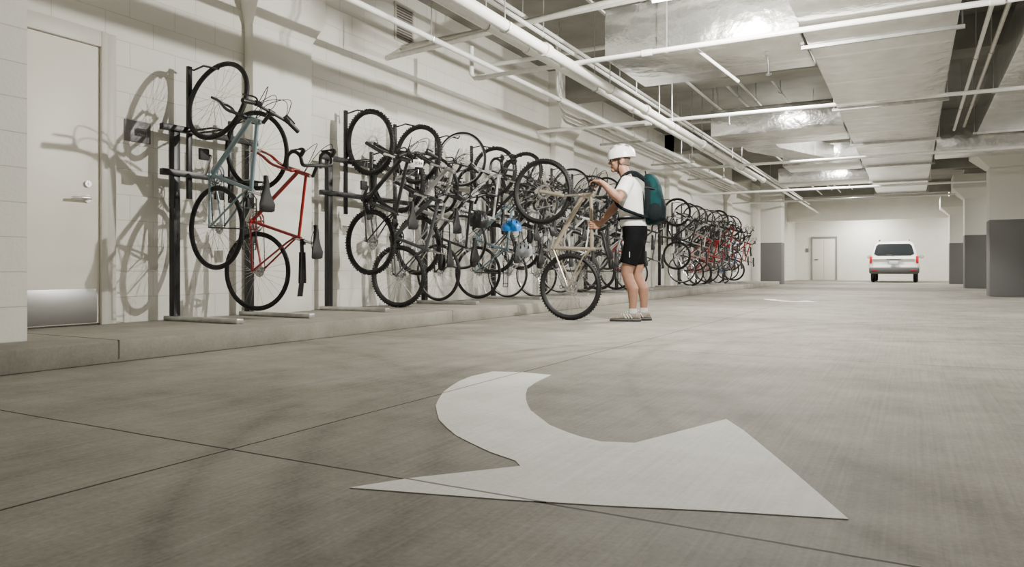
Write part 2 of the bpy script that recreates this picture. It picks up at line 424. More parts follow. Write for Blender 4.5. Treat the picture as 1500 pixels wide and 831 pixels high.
duct("air_duct", (.98, 4.5, 2.9), (2.3, 15.1, 3.4), "second foil-wrapped duct running beside the main duct")
duct("air_duct", (-3.2, 21, 2.9), (-.92, 22.2, 3.3), "distant foil-wrapped branch duct", hang=False)
def slant(b):
    loft(b, [[(-2.75, 13.62, 2.8), (-2.15, 13.62, 2.8), (-2.15, 13.62, 3.15), (-2.75, 13.62, 3.15)],
             [(-2.75, 14.4, 2.8), (-2.15, 14.2, 2.8), (-2.15, 14.2, 3.15), (-2.75, 14.4, 3.15)],
             [(-2.0, 16.28, 2.8), (-1.4, 16.28, 2.8), (-1.4, 16.28, 3.1), (-2.0, 16.28, 3.1)]])
simple("air_duct", slant, [M['foil']], label="angled foil duct offset between two branches", cat="duct")

# ---------------------------------------------------------------- pipes
def pipe(name, pts, r, mat, lab, cat="pipe", group=None, hangers=None, coup=None, seg=12):
    def f(b):
        tube(b, pts, r, seg)
        if coup:
            for c, ax in coup:
                c = Vector(c); d = Vector(ax).normalized()*.05
                tube(b, [c-d, c+d], r*1.28, seg)
    o = simple(name, f, [mat], label=lab, cat=cat, group=group)
    for (x, y, z) in (hangers or []):
        def h(b):
            tube(b, [(x, y, CH), (x, y, z+r*1.15), (x+r*1.2, y, z+r*.3), (x+r*.9, y, z-r*.8), (x, y, z-r*1.2), (x-r*.9, y, z-r*.8), (x-r*1.2, y, z+r*.3), (x, y, z+r*1.1)], .006, 5)
        simple("pipe_hanger", h, [M['galv']], parent=o)
    return o
hy = [5.5, 8, 10.5, 13, 15.5]
pipe("water_pipe", [(-3.08, 1, 2.65), (-3.08, 18, 2.65)], .052, M['pipe'], "thick white insulated pipe running along the garage", hangers=[(-3.08, y, 2.65) for y in hy], coup=[((-3.08, y, 2.65), (0, 1, 0)) for y in (6.3, 9.3, 12.3, 15.3, 17.9)])
pipe("water_pipe", [(-3.27, 1, 2.68), (-3.27, 18, 2.68)], .036, M['pipe'], "thinner white pipe beside the thick pipe", hangers=[(-3.27, y, 2.68) for y in hy], coup=[((-3.27, y, 2.68), (0, 1, 0)) for y in (6.3, 9.3, 12.3, 17.9)])
pipe("water_pipe", [(-4.2, 1, 2.85), (-4.2, 20, 2.85)], .028, M['pipe'], "slim white pipe running along the wall side", hangers=[(-4.2, y, 2.85) for y in (6, 9, 12, 15)])
p1 = pipe("sprinkler_pipe", [(-4.34, 6.98, 3.05), (-4.34, 6.98, 2.74), (-4.30, 6.98, 2.69), (3.5, 6.98, 2.69)], .026, M['pipe'], "white sprinkler pipe crossing below the ducts", coup=[((x, 6.98, 2.69), (1, 0, 0)) for x in (-4.2, -2.3, .6)], hangers=[(-2.1, 6.98, 2.69)])
p2 = pipe("sprinkler_pipe", [(-5.38, 10.7, 2.8), (6, 10.7, 2.7)], .026, M['pipe'], "white sprinkler pipe crossing below the ducts", coup=[((x, 10.7, 2.76), (1, 0, 0)) for x in (-3.5, .1)])
p3 = pipe("sprinkler_pipe", [(-5.38, 14.9, 2.62), (7.9, 14.9, 2.6)], .026, M['pipe'], "white sprinkler pipe crossing below the ducts")
pipe("sprinkler_pipe", [(-5.38, 20.2, 2.62), (7.9, 20.2, 2.6)], .03, M['pipe'], "white sprinkler pipe crossing below the ducts")
pipe("sprinkler_pipe", [(-5.38, 25.5, 2.80), (7.9, 25.5, 2.8)], .03, M['pipe'], "white sprinkler pipe crossing below the ducts")
pipe("wall_conduit", [(-5.39, 7.1, 3.22), (-.6, 7.1, 3.34), (.2, 7.1, 3.36)], .035, M['pipeg'], "grey pipe running out from the wall below the slab")
pipe("wall_conduit", [(-5.39, 6.8, 3.02), (1.0, 6.8, 3.42)], .03, M['pipeg'], "grey pipe running out from the wall below the slab")
pipe("wall_conduit", [(-5.39, 9.1, 3.5), (7.8, 9.1, 3.5)], .03, M['pipe'], "white pipe running out from the wall below the slab")
pipe("wall_conduit", [(-5.39, 13.9, 3.35), (-1.0, 13.9, 3.35)], .03, M['pipeg'], "grey pipe running out from the wall below the slab")
for i, (x, z) in enumerate(((-2.35, 3.45), (-1.95, 3.55), (-3.7, 3.3), (-3.0, 3.4), (-2.65, 3.55), (.65, 3.0), (.80, 3.05), (-3.45, 3.05))):
    pipe("overhead_conduit", [(x, 5, z), (x, 15 if .6 < x < .9 else 30, z)], .022, M['pipe'] if i % 3 else M['pipeg'], "slim conduit running under the slab", group="overhead conduits", seg=8, hangers=[(x, yy, z) for yy in (7, 10, 13)])
simple("pipe_brace", lambda b: tube(b, [(-1.85, 7.1, 2.70), (-1.5, 7.4, 2.40)], .016, 10), [M['pipe']], parent=p1, label="short white diagonal brace stub")
for i in range(6):
    x = -4.42-.085*i; z = 3.0-.02*i; y0 = 9.4+.22*i
    pipe("conduit", [(x, y0, CH-.02), (x, y0, z+.14), (x, y0+.03, z+.06), (x, y0+.09, z+.015), (x, y0+.18, z), (x, 23, z)], .019, M['pipeg'] if i % 2 else M['pipe'], "slim conduit dropping from the slab and running along the wall", group="bundle of conduits", seg=8)
for y in (12.6, 15.6, 18.6):
    def st(b):
        box(b, (-5.05, y, 2.83), (-4.1, y+.04, 2.87))
        for x in (-5.0, -4.14): tube(b, [(x, y+.02, 2.84), (x, y+.02, CH)], .006, 6)
    simple("strut_hanger", st, [M['galv']], label="steel strut trapeze carrying the conduits", cat="hanger", group="strut trapezes")
for x, y, zt, par in ((-1.35, 8.2, 2.77, db), (1.05, 6.98, 2.69, p1), (-2.3, 10.7, 2.76, p2), (-3.6, 14.9, 2.62, p3)):
    simple("sprinkler_head", lambda b: tube(b, [(x, y, zt), (x, y, zt-.12), (x, y, zt-.121), (x, y, zt-.135)], [.012, .012, .03, .03], 10), [M['chrome']], parent=par, label="small chrome sprinkler head")
pipe("cable_tray", [(-3.9, 19, 3.25), (-3.9, 38, 3.25)], .05, M['galv'], "distant steel tray running along the garage", seg=4, hangers=[(-3.9, 24, 3.25), (-3.9, 30, 3.25)])

# ---------------------------------------------------------------- strip lights
def striplight(x, y, z, w, along='Y', tilt=0, bulb=0, rods=.45):
    L = 1.25
    rot = T(x, y, z) @ (Matrix.Rotation(R(90), 4, 'Z') if along == 'X' else Matrix.Identity(4))
    o = simple("strip_light", lambda b: box(b, (-.09, -L/2, 0), (.09, L/2, .06), 0, .006), [M['white']], mtx=rot, label="white fluorescent strip light hung below the slab", cat="light", group="strip lights")
    for s in (-.045, .045):
        simple("lamp_tube", lambda b: tube(b, [(s, -L/2+.03, -.022), (s, L/2-.03, -.022)], .015, 8), [M['tube']], parent=o)
    for yy in (-rods, rods):
        simple("suspension_rod", lambda b: tube(b, [(0, yy, .06), (0, yy, CH-z)], .005, 6), [M['galv']], parent=o)
    if w:
        ld = bpy.data.lights.new("lamp", 'AREA'); ld.shape = 'RECTANGLE'; ld.size = .2; ld.size_y = L; ld.energy = w
        ld.color = (1.0, .965, .89)
        lo = bpy.data.objects.new("lamp_glow", ld); COL.objects.link(lo); lo.parent = o; lo.matrix_local = T(0, 0, -.10) @ Matrix.Rotation(R(tilt), 4, 'Y')
    if bulb:
        ld = bpy.data.lights.new("lamp", 'POINT'); ld.shadow_soft_size = .03; ld.energy = bulb; ld.color = (1.0, .965, .885)
        lo = bpy.data.objects.new("lamp_glow", ld); COL.objects.link(lo); lo.parent = o; lo.matrix_local = T(0, 0, -.07)
striplight(-1.3, 5.85, 2.80, 0, 'X', bulb=680)
striplight(3.0, 9.9, 2.9, 0, 'X', bulb=200)
striplight(2.6, 2.0, 3.3, 40, tilt=10)  # unseen fixture, added as fill for the near floor and arrow
striplight(2.9, 15, 3.4, 110)
striplight(-1.6, 10.0, 3.35, 290, tilt=15)
striplight(-1.6, 15.0, 3.45, 240, tilt=10)
striplight(-1.6, 19.3, 3.35, 290, tilt=15)
striplight(-1.7, 26.5, 3.5, 290, tilt=10)
striplight(-1.7, 33.2, 3.66, 330, 'X')
striplight(1.0, 33.2, 3.66, 230, 'X')
striplight(4.5, 22, 3.3, 230)
striplight(4.5, 30, 3.3, 230)
striplight(-2.0, 39.7, 3.45, 210, 'X')
striplight(3.0, 39.7, 3.45, 130, 'X')

# ---------------------------------------------------------------- bicycles
WR = .34; WB = 1.03
cache = {}
def cm(key, fn, mats):
    if key not in cache:
        b = bmesh.new(); fn(b); cache[key] = mk(b, mats, key, 45)
    return cache[key]
def f_wheel(disc, front):
    def f(b):
        torus(b, .308, .0105, 48, 6, 0, sx=1.1)
        for s in (-1, 1): tube(b, [(0, s*.0, 0), (0, s*.05, 0)], .008, 8, 1)
        tube(b, [(0, -.034, 0), (0, -.028, 0), (0, -.024, 0), (0, .024, 0), (0, .028, 0), (0, .034, 0)], [.022, .022, .012, .012, .022, .022], 12, 1)
        n = 28
        for i in range(n):
            a = 2*math.pi*i/n; a2 = a + (.5 if i % 4 < 2 else -.5); s = 1 if i % 2 else -1
            tube(b, [(.02*math.cos(a2), s*.028, .02*math.sin(a2)), (.304*math.cos(a), 0, .304*math.sin(a))], .0015, 3, 1, cap=False)
        if disc:
            torus(b, .066, .011, 24, 4, 1, c=(0, -.04, 0), sx=.12)
        if not front:
            for k, rr in enumerate((.05, .042, .034, .026)):
                tube(b, [(0, -.030-.006*k, 0), (0, -.033-.006*k, 0)], rr, 18, 1)
    return f
def f_tire(th):
    def f(b):
        torus(b, WR-th, th, 56, 8, 0)
        if th > .022:
            for i in range(72):
                a = 2*math.pi*i/72
                for s in (-1, 1):
                    c = Vector(((WR-.004)*math.cos(a), s*(.010 if i % 2 else .017), (WR-.004)*math.sin(a)))
                    box(b, (-.006, -.006, -.004), (.006, .006, .006), 0, 0, T(*c) @ Matrix.Rotation(-a+math.pi/2, 4, 'Y'))
    return f
BB = Vector((.43, 0, .285)); ST = Vector((.275, 0, .80)); HT = Vector((.795, 0, .87)); HB = Vector((.838, 0, .745))
def f_frame(kind):
    def f(b):
        r = .0175 if kind != 'road' else .0150
        if kind == 'slope': r = .0205
        tt = (.285, 0, .765 if kind != 'slope' else .68)
        tube(b, [BB, (.275, 0, .79 if kind != 'slope' else .72)], r*.9, 10)
        tube(b, [tt, (.802, 0, .835)], r*.9, 10)
        tube(b, [BB, HB + Vector((0, 0, .018))], r*1.15, 10)
        tube(b, [HT, HB], r*1.2, 12)
        tube(b, [BB + Vector((0, -.035, 0)), BB + Vector((0, .035, 0))], .022, 12)
        for s in (-1, 1):
            tube(b, [(.29, s*.012, tt[2]-.02), (.24, s*.028, tt[2]-.10), (.0, s*.062, WR)], .0085, 8)
            tube(b, [BB + Vector((-.01, s*.02, 0)), (.33, s*.03, .30), (.0, s*.062, WR)], .0095, 8)
    return f
def f_fork(sus):
    def f(b):
        tube(b, [HT + Vector((-.01, 0, .03)), HB], .012, 10, 1)
        c = HB + Vector((.006, 0, -.02))
        tube(b, [c + Vector((0, -.055, 0)), c + Vector((0, .055, 0))], .014, 8)
        for s in (-1, 1):
            if sus:
                tube(b, [c + Vector((0, s*.055, .01)), c + Vector((.055, s*.055, -.17))], .014, 10, 1)
                tube(b, [c + Vector((.05, s*.055, -.15)), (WB-.005, s*.055, WR+.0)], .019, 10)
            else:
                tube(b, curve_pts([c + Vector((0, s*.045, 0)), c + Vector((.06, s*.055, -.18)), (WB-.045, s*.057, WR+.10), (WB, s*.057, WR)], 4), [.013]*8+[.011]*5, 8)
    return f
def f_bar(kind):
    def f(b):
        top = HT + Vector((-.01, 0, .03))
        if kind == 'drop':
            cx = .875
            tube(b, [top, (cx, 0, .955)], .014, 8)
            for s in (-1, 1):
                tube(b, curve_pts([(cx, 0, .955), (cx, s*.13, .955), (cx+.01, s*.19, .957), (cx+.08, s*.205, .95), (cx+.115, s*.21, .89), (cx+.075, s*.215, .835), (cx-.02, s*.22, .825)], 5), .0155, 8)
                tube(b, curve_pts([(cx+.075, s*.205, .955), (cx+.12, s*.205, .99), (cx+.13, s*.205, .96), (cx+.125, s*.20, .86)], 4), [.018]*5+[.012]*4+[.007]*4, 8)
                tube(b, curve_pts([(cx+.09, s*.20, .97), (cx+.17, s*.1, 1.04), (cx+.10, s*.03, .95), (.80, 0, .80)], 5), .0032, 5)
        else:
            cx = .865 if kind == 'flat' else .83; cz = .965 if kind == 'flat' else 1.0
            tube(b, [top, (cx, 0, cz)], .015, 8)
            tube(b, [(cx, -.03, cz), (cx, .03, cz)], .02, 10)
            for s in (-1, 1):
                if kind == 'flat': pts = [(cx, 0, cz), (cx, s*.1, cz), (cx-.01, s*.2, cz+.012), (cx-.035, s*.29, cz+.012)]
                else: pts = [(cx, 0, cz), (cx+.01, s*.08, cz+.01), (cx-.03, s*.18, cz+.06), (cx-.13, s*.27, cz+.06)]
                q = curve_pts(pts, 5)
                tube(b, q, .0125, 8)
                e = Vector(pts[-1]); p = Vector(pts[-2]); d = (e-p).normalized()
                tube(b, [e-d*.12, e-d*.11, e, e+d*.004], [.013, .0175, .018, .012], 10)
                tube(b, [e-d*.17, e-d*.12], .021, 8)
                tube(b, curve_pts([e-d*.15, e-d*.13+Vector((.05, 0, -.02)), e-d*.02+Vector((.055, 0, -.03))], 4), .007, 6)
                tube(b, curve_pts([e-d*.15, Vector((cx+.15, s*.12, cz+.05)), Vector((cx+.08, s*.02, cz-.08)), Vector((.81, 0, .80))], 5), .0034, 5)
                tube(b, curve_pts([e-d*.15, Vector((cx+.11, s*.06, cz+.07)), Vector((cx+.07, -s*.05, cz-.04)), Vector((.83, -s*.02, .76))], 5), .003, 5)
    return f
def f_saddle(low):
    def f(b):
        hz = low
        sx = .275-(hz-.80)*.30
        tube(b, [(.285, 0, .70), (sx, 0, hz-.04)], .0125, 10, 1)
        for s in (-1, 1): tube(b, curve_pts([(sx-.08, s*.03, hz-.01), (sx-.03, s*.022, hz-.035), (sx+.05, s*.02, hz-.035), (sx+.13, s*.01, hz-.005)], 4), .0035, 6, 1)
        rings = []
        for t, w, h in ((-.13, .05, .0), (-.12, .072, .008), (-.07, .075, .012), (-.02, .052, .004), (.04, .03, .002), (.10, .021, .004), (.145, .016, .0), (.15, .008, -.006)):
            rr = []
            for k in range(12):
                a = 2*math.pi*k/12; c, s = math.cos(a), math.sin(a)
                rr.append((sx+t, w*c, hz+h+(.012 if s > 0 else .03)*s))
            rings.append(rr)
        loft(b, rings)
    return f
def f_crank(b):
    for rr, yy in ((.088, -.048), (.066, -.042)):
        torus(b, rr, .009, 36, 4, 0, c=(BB.x, yy, BB.z), sx=.3)
    for i in range(5):
        a = 2*math.pi*i/5+.3; tube(b, [(BB.x, -.05, BB.z), (BB.x+.085*math.cos(a), -.05, BB.z+.085*math.sin(a))], .009, 6)
    tube(b, [(BB.x, -.068, BB.z), (BB.x, .068, BB.z)], .014, 10)
    a = .6
    for s in (-1, 1):
        e = (BB.x+s*.17*math.cos(a), s*.078, BB.z+s*.17*math.sin(a))
        tube(b, [(BB.x, s*.063, BB.z), e], [.017, .012], 8)
def f_pedal(s):
    def f(b):
        a = .6; e = Vector((BB.x+s*.17*math.cos(a), s*.078, BB.z+s*.17*math.sin(a)))
        tube(b, [e, e+Vector((0, s*.1, 0))], .006, 8)
        lo = e+Vector((-.045, s*.02, -.012)); hi = e+Vector((.045, s*.105, .012))
        box(b, [min(p, q) for p, q in zip(lo, hi)], [max(p, q) for p, q in zip(lo, hi)], 0, .004)
    return f
def f_chain(b):
    y = -.046
    tube(b, [(0, y, WR+.044), (BB.x, y, BB.z+.088)], .0045, 4); tube(b, [(.02, y, WR-.10), (BB.x, y, BB.z-.088)], .0045, 4)
    tube(b, curve_pts([(.0, y-.01, WR-.02), (.005, y-.01, WR-.06), (.03, y-.01, WR-.11)], 4), .009, 8)
    torus(b, .018, .004, 14, 4, 0, c=(.03, y, WR-.115), sx=.6); torus(b, .018, .004, 14, 4, 0, c=(.005, y, WR-.06), sx=.6)
def f_clipfender(b):
    rings = []
    for i in range(9):
        t = i/8; x = .25-.46*t; z = .80+.02*math.sin(t*3)-.015*t; w = .022+.018*t
        rings.append([(x, -w, z-.012), (x, 0, z+.004), (x, w, z-.012), (x, 0, z+.010)])
    loft(b, rings)
    tube(b, [(.27, 0, .80), (.22, 0, .81)], .022, 8)
    for s in (-1, 1): tube(b, [(.16, s*.026, .80), (-.10, s*.036, .80)], .012, 6)
def f_bottle(b):
    d = (HB-BB).normalized(); n = Vector((-d.z, 0, d.x)); c = BB+d*.12+n*.055
    tube(b, [c, c+d*.01, c+d*.13, c+d*.15, c+d*.18, c+d*.185, c+d*.205], [.03, .036, .036, .028, .028, .012, .012], 14)
def f_rackr(b):
    for s in (-1, 1):
        tube(b, [(0, s*.07, WR), (-.02, s*.07, .74), (.22, s*.05, .76), (.27, s*.02, .74)], .005, 6)
    for x in (-.14, .0, .14): tube(b, [(x, -.07, .745), (x, .07, .745)], .004, 6)
    tube(b, [(-.18, -.06, .745), (-.18, .06, .745)], .004, 6)
    for s in (-1, 1): tube(b, [(-.18, s*.06, .745), (.22, s*.06, .755)], .005, 6)
def f_seatbag(b):
    loft(b, [[(x, w*math.cos(a), .875+h*math.sin(a)) for a in [2*math.pi*k/12 for k in range(12)]] for x, w, h in ((.06, .02, .02), (.08, .045, .035), (.14, .05, .042), (.22, .03, .03), (.24, .02, .02))])
HANG = Matrix(((0, 0, 1, 0), (0, -1, 0, 0), (1, 0, 0, 0), (0, 0, 0, 1)))
def bike(label, mtx, col='black', style='mtb', steer=0, group=None, extra=(), low=.94, simplebike=False):
    o = ob("bicycle", None, mtx=mtx, label=label, cat="bicycle", group=group)
    o.empty_display_size = .2
    fk = {'mtb': 'slope', 'hybrid': 'std', 'road': 'road', 'city': 'std'}[style]
    bk = {'mtb': 'flat', 'hybrid': 'flat', 'road': 'drop', 'city': 'swept'}[style]
    th = {'mtb': .027, 'hybrid': .020, 'road': .014, 'city': .019}[style]
    sus = style == 'mtb'
    ax = (HT-HB).normalized()
    S = Matrix.Translation(HB) @ Matrix.Rotation(R(steer), 4, ax) @ Matrix.Translation(-HB)
    def part(name, key, fn, mats, lm=None, par=None, override=None):
        p = ob(name, cm(key, fn, mats), parent=par or o, mtx=lm)
        if override:
            p.material_slots[0].link = 'OBJECT'; p.material_slots[0].material = override
        return p
    part("frame", "frame_"+fk, f_frame(fk), [M['black']], override=FR[col])
    part("fork", "fork_%s" % sus, f_fork(sus), [M['black'], M['chrome']], S, override=FR[col] if style in ('road', 'city') else (FR[col] if col == 'champagne' else M['darkmetal']))
    part("handlebar", "bar_"+bk, f_bar(bk), [M['black']], S)
    part("saddle", "saddle_%.2f" % low, f_saddle(low), [M['rubber'], M['chrome']])
    for fr in (False, True):
        rimk = 'silver' if style in ('road', 'city', 'hybrid') and col not in ('red', 'greyblue') else 'black'
        w = part("wheel", "wheel_%s_%s_%s" % (rimk, style == 'mtb', fr), f_wheel(style == 'mtb', fr), [M['chrome'] if rimk == 'silver' else M['black'], M['chrome']], (S @ T(WB, 0, WR)) if fr else T(0, 0, WR))
        part("tire", "tire_%.3f" % th, f_tire(th), [M['rubber']], par=w)
    part("crankset", "crankset", f_crank, [M['darkmetal']], override=M['darkmetal'] if style == 'mtb' and col != 'champagne' else M['chrome'])
    part("chain", "chain", f_chain, [M['darkmetal']])
    if not simplebike:
        for s in (-1, 1): part("pedal", "pedal_%d" % s, f_pedal(s), [M['rubber']])
    if 'fender' in extra: part("clip_on_fender", "clipf", f_clipfender, [M['black']])
    if 'bottle' in extra: part("water_bottle", "bottle", f_bottle, [M['white']])
    if 'rack' in extra: part("luggage_rack", "lrack", f_rackr, [M['black']])
    if 'seatbag' in extra: part("saddle_bag", "sbag", f_seatbag, [M['rubber']])
    return o

XO = -5.25
def hang(y, high, yaw, dz=0, **kw):
    zr = (.88 if high else .53)+dz
    m = T(XO, y, zr) @ Matrix.Rotation(R(yaw), 4, 'Z') @ HANG
    return bike(mtx=m, **kw), m
hang(4.03, True, -3, label="grey-blue hybrid bicycle hung upright by its front wheel", col='greyblue', style='hybrid', steer=-14, group="bikes hung on the first rack", extra=('rack',))
hang(4.38, False, 9, label="red road bicycle with drop bars hung on the rack", col='red', style='road', steer=8, group="bikes hung on the first rack", extra=('fender',))
cols2 = ['black', 'grey', 'silver', 'black', 'white', 'greyblue', 'black', 'silver', 'black', 'silver', 'grey', 'white', 'silver', 'black', 'black', 'silver', 'white', 'red', 'black', 'grey']
sty2 = ['mtb', 'mtb', 'mtb', 'hybrid', 'road', 'hybrid', 'mtb', 'road', 'mtb', 'road', 'hybrid', 'road', 'city', 'mtb', 'road', 'mtb', 'hybrid', 'road', 'mtb', 'road']
desc = {'mtb': 'mountain', 'hybrid': 'hybrid', 'road': 'road', 'city': 'city'}
cname = {'greyblue': 'grey-blue', 'grey': 'dark grey'}
firstm = None; firsto = None
exl = [(), ('seatbag',), ('rack',), ('seatbag',), ('bottle',), ('rack',), ('seatbag',), ('bottle', 'seatbag'), ('rack',), ('bottle',)]
for j in range(20):
    y = 5.94+.42*j; c = cols2[j]; s = sty2[j]
    o_, m_ = hang(y, j % 2 == 0, random.uniform(-9, 9), dz=random.uniform(-.07, .05), label="%s %s bicycle hung on the %s hook" % (cname.get(c, c), desc[s], "upper" if j % 2 == 0 else "lower"),
         col=c, style=s, steer=random.uniform(-20, 20), group="bikes hung on the long rack", low=random.choice([.90, .94, .97]), extra=exl[j % 10])
    if j == 0: firsto, firstm = o_, m_
c3 = ['black', 'silver', 'white', 'red', 'black', 'red', 'silver', 'red', 'black', 'white', 'red', 'blue', 'black', 'red', 'silver', 'red', 'black', 'white']
s3 = ['mtb', 'road', 'hybrid', 'road', 'hybrid']
for j in range(16):
    y = 17.12+.42*j; c = c3[j]; s = s3[j % 5]
    hang(y, j % 2 == 0, random.uniform(-9, 9), dz=random.uniform(-.09, .04), label="%s %s bicycle hung on the distant rack" % (cname.get(c, c), desc[s]), col=c, style=s,
         steer=random.uniform(-16, 16), group="bikes hung on the distant rack", simplebike=True)
bmn = bmesh.new(); box(bmn, (-.05, -.035, -.002), (.05, .035, .002), 0, .001)
plate = ob("number_plate", mk(bmn, [M['white']], "number_plate"), parent=firsto, mtx=firstm.inverted() @ (T(-4.10, 5.64, 1.55) @ Matrix.Rotation(R(-35), 4, 'Z') @ RX), label="white race number plate reading 2034")
ob("lettering", text_mesh("2034", .040, M['black']), parent=plate, mtx=T(0, 0, .004))

# ---------------------------------------------------------------- racks
def rack(y0, length, nb, lab, posts):
    o = ob("bike_rack", None, mtx=T(WX+.16, y0, PZ), label=lab, cat="bike rack", group="wall bike racks")
    for k, py in enumerate(posts):
        simple("post", lambda b: box(b, (-.03, py-.03, .04), (.03, py+.03, 1.57), 0, .004), [M['black']], parent=o)
        simple("foot", lambda b: box(b, (-.1, py-.035, 0), (.76, py+.035, .04), 0, .008), [M['galv']], parent=o, label="grey steel floor foot")
    for z in (1.17, 1.53):
        simple("rail", lambda b: box(b, (.0, -.14, z), (.05, length-.08, z+.05), 0, .004), [M['black']], parent=o)
    for i in range(nb):
        y = .28+.42*i - (.13 if nb == 2 else 0); hi = i % 2 == 0
        zt = 2.1 if hi else 1.72
        def hk(b):
            box(b, (-.035, y-.02, 1.0), (-.005, y+.02, zt), 0, .003)
            q = [( -.02, y+.045, zt-.02), (.10, y+.045, zt+.0), (.28, y+.045, zt-.05), (.30, y+.045, zt-.02)]
            tube(b, [(-.02, y, zt-.02)] + q, .009, 6)
            tube(b, [(-.01, y-.045, zt-.55), (.32, y-.05, zt-.55), (.34, y+.05, zt-.55), (-.01, y+.045, zt-.55)], .008, 6)
        simple("hook", hk, [M['black']], parent=o, label="wheel hook arm")
    return o
rack(3.88, .9, 2, "black steel vertical bike rack near the door holding two bikes", [0, .76])
for k in range(5):
    rack(5.66+1.68*k, 1.68, 4, "black steel vertical two-height bike rack full of bikes", [0] if k < 4 else [0, 1.6])
for k in range(4):
    rack(16.84+1.68*k, 1.68, 4, "distant black steel vertical bike rack full of bikes", [0] if k < 3 else [0, 1.6])

# ---------------------------------------------------------------- helmets
def helmet(name, parent, mtx, mat, label=None, cat=None, group=None, straps=True):
    o = ob(name, None, parent=parent, mtx=mtx, label=label, cat=cat, group=group)
    def shell(b):
        rings = []
        n = 32
        for t in range(0, 11):
            ph = t/10*R(88); zz = .118*math.sin(ph); q = math.cos(ph)
            rr = []
            for k in range(n):
                a = 2*math.pi*k/n; c, s = math.cos(a), math.sin(a)
                rx = .148 if c < 0 else .135
                rib = 1+.035*math.cos(a*10)*math.sin(ph*2)
                rr.append((rx*c*q*rib, .102*s*q*rib, zz*(1+.02*math.cos(a*10))-(.022 if t == 0 else 0)))
            rings.append(rr)
        loft(b, rings)
    simple("shell", shell, [mat], parent=o)
    for s in (-1, 0, 1):
        for fx in (-.075, .0, .07):
            x = fx; y = s*.048; q = 1-(x/.142)**2-(y/.105)**2
            z = .112*math.sqrt(max(q, .05))
            simple("vent", lambda b: ball(b, (x, y, z), (.030, .010, .014), 0, 10, Matrix.Rotation(math.atan2(x*.6, .1), 4, 'Y')), [M['black'] if name != "helmet" else M['sign']], parent=o)
    if straps:
        def stp(b):
            for s in (-1, 1):
                tube(b, [(.05, s*.088, 0), (.03, s*.075, -.08), (.05, s*.004, -.145)], .004, 6); tube(b, [(-.07, s*.08, 0), (.03, s*.075, -.08)], .004, 6)
        simple("strap", stp, [M['black']], parent=o)
    return o
hr = Matrix.Rotation
helmet("bicycle_helmet", None, T(-4.08, 7.44, 1.02) @ hr(R(-60), 4, 'Z') @ hr(R(6), 4, 'Y') @ Matrix.Diagonal((1.25, 1.2, .95, 1)), M['blue'], "bright blue bicycle helmet hanging from a bike saddle", "helmet")
helmet("bicycle_helmet", None, T(-4.08, 6.72, 1.06) @ hr(R(-50), 4, 'Z') @ hr(R(25), 4, 'Y'), M['black'], "black bicycle helmet hanging from a bike saddle", "helmet")
helmet("bicycle_helmet", None, T(-4.12, 7.84, .76) @ hr(R(-60), 4, 'Z') @ hr(R(20), 4, 'Y'), M['greyhelm'], "silver bicycle helmet hanging low on a bike", "helmet")

# ---------------------------------------------------------------- the man's bicycle
MS = 1.06
hub = Vector((-3.23, 7.2, .34*MS)); ah = math.atan2(.30, .95)
av = Vector((-math.sin(ah), 0, math.cos(ah))); bv = Vector((math.cos(ah), 0, math.sin(ah)))
rot = Matrix((av, bv.cross(av), bv)).transposed().to_4x4()
mbm = T(*hub) @ rot @ Matrix.Scale(MS, 4) @ T(0, 0, -WR)
mbike = bike("champagne mountain bicycle raised on its rear wheel by the man", mbm, 'champagne', 'mtb', steer=0, low=.84)
def BP(x, y, z): return mbm @ Vector((x, y, z))

# ---------------------------------------------------------------- the man
MW = T(-2.63, 7.42, 0) @ Matrix.Rotation(R(196), 4, 'Z'); MI = MW.inverted()
man = ob("person", None, mtx=MW, label="man in white helmet, white t-shirt and black shorts lifting a bike", cat="person")
def ik(S, H, l1, l2, pole):
    d = H-S; D = min(d.length, (l1+l2)*.999); u = d.normalized()
    a = (l1*l1-l2*l2+D*D)/(2*D); h = math.sqrt(max(0, l1*l1-a*a))
    p = pole - u*pole.dot(u); p.normalize()
    return S+u*a+p*h
def hand(b, G, A, D, side, rb):
    A = A.normalized(); D = (D-A*D.dot(A)).normalized(); N = A.cross(D)
    if N.z < 0: N = -N
    def P(a, d, n): return G+A*a+D*d+N*n
    wrist = P(0, -.085, .022)
    for i in range(5):
        a = -.034+.017*i
        tube(b, [P(a*.6, -.085, .022), P(a, -.05, .026), P(a, -.012, rb+.016)], [.020, .017, .012], 10)
    Rf = rb+.0095
    for i, (ln, rr) in enumerate(((.78, .0075), (.95, .0085), (1.0, .0088), (.93, .0085))):
        a = -.033+.0225*i; pts = []
        for k in range(8):
            th = R(125-ln*235*k/7); q = Rf+(.008 if k == 0 else 0)
            pts.append(P(a, q*math.cos(th), q*math.sin(th)))
        tube(b, pts, [rr*1.1, rr*1.08, rr*1.05, rr*1.05, rr, rr*.98, rr*.92, rr*.7], 8)
    Rt = rb+.0115; pts = [P(.028, -.07, .008), P(.046, -.04, -.004)]
    for k in range(4):
        th = R(195+28*k); pts.append(P(.046-.006*k, Rt*math.cos(th), Rt*math.sin(th)))
    tube(b, pts, [.013, .0125, .011, .0105, .010, .0075], 8)
    return wrist
SL = Vector((.02, .18, 1.455)); SR = Vector((.02, -.18, 1.455))
g1 = BP(.84, -.245, .977); g2 = BP(.84, .245, .977)
gl = g1 if (MI @ g1).y > (MI @ g2).y else g2
GL = MI @ gl
GR = MI @ BP(.52, 0, .7505)
AL = (MI.to_3x3() @ (rot.to_3x3() @ Vector((0, 1, 0)))).normalized()
AT = (MI.to_3x3() @ (rot.to_3x3() @ Vector((.517, 0, .155)))).normalized()
if AL.y > 0: AL = -AL
if AT.z < 0: AT = -AT
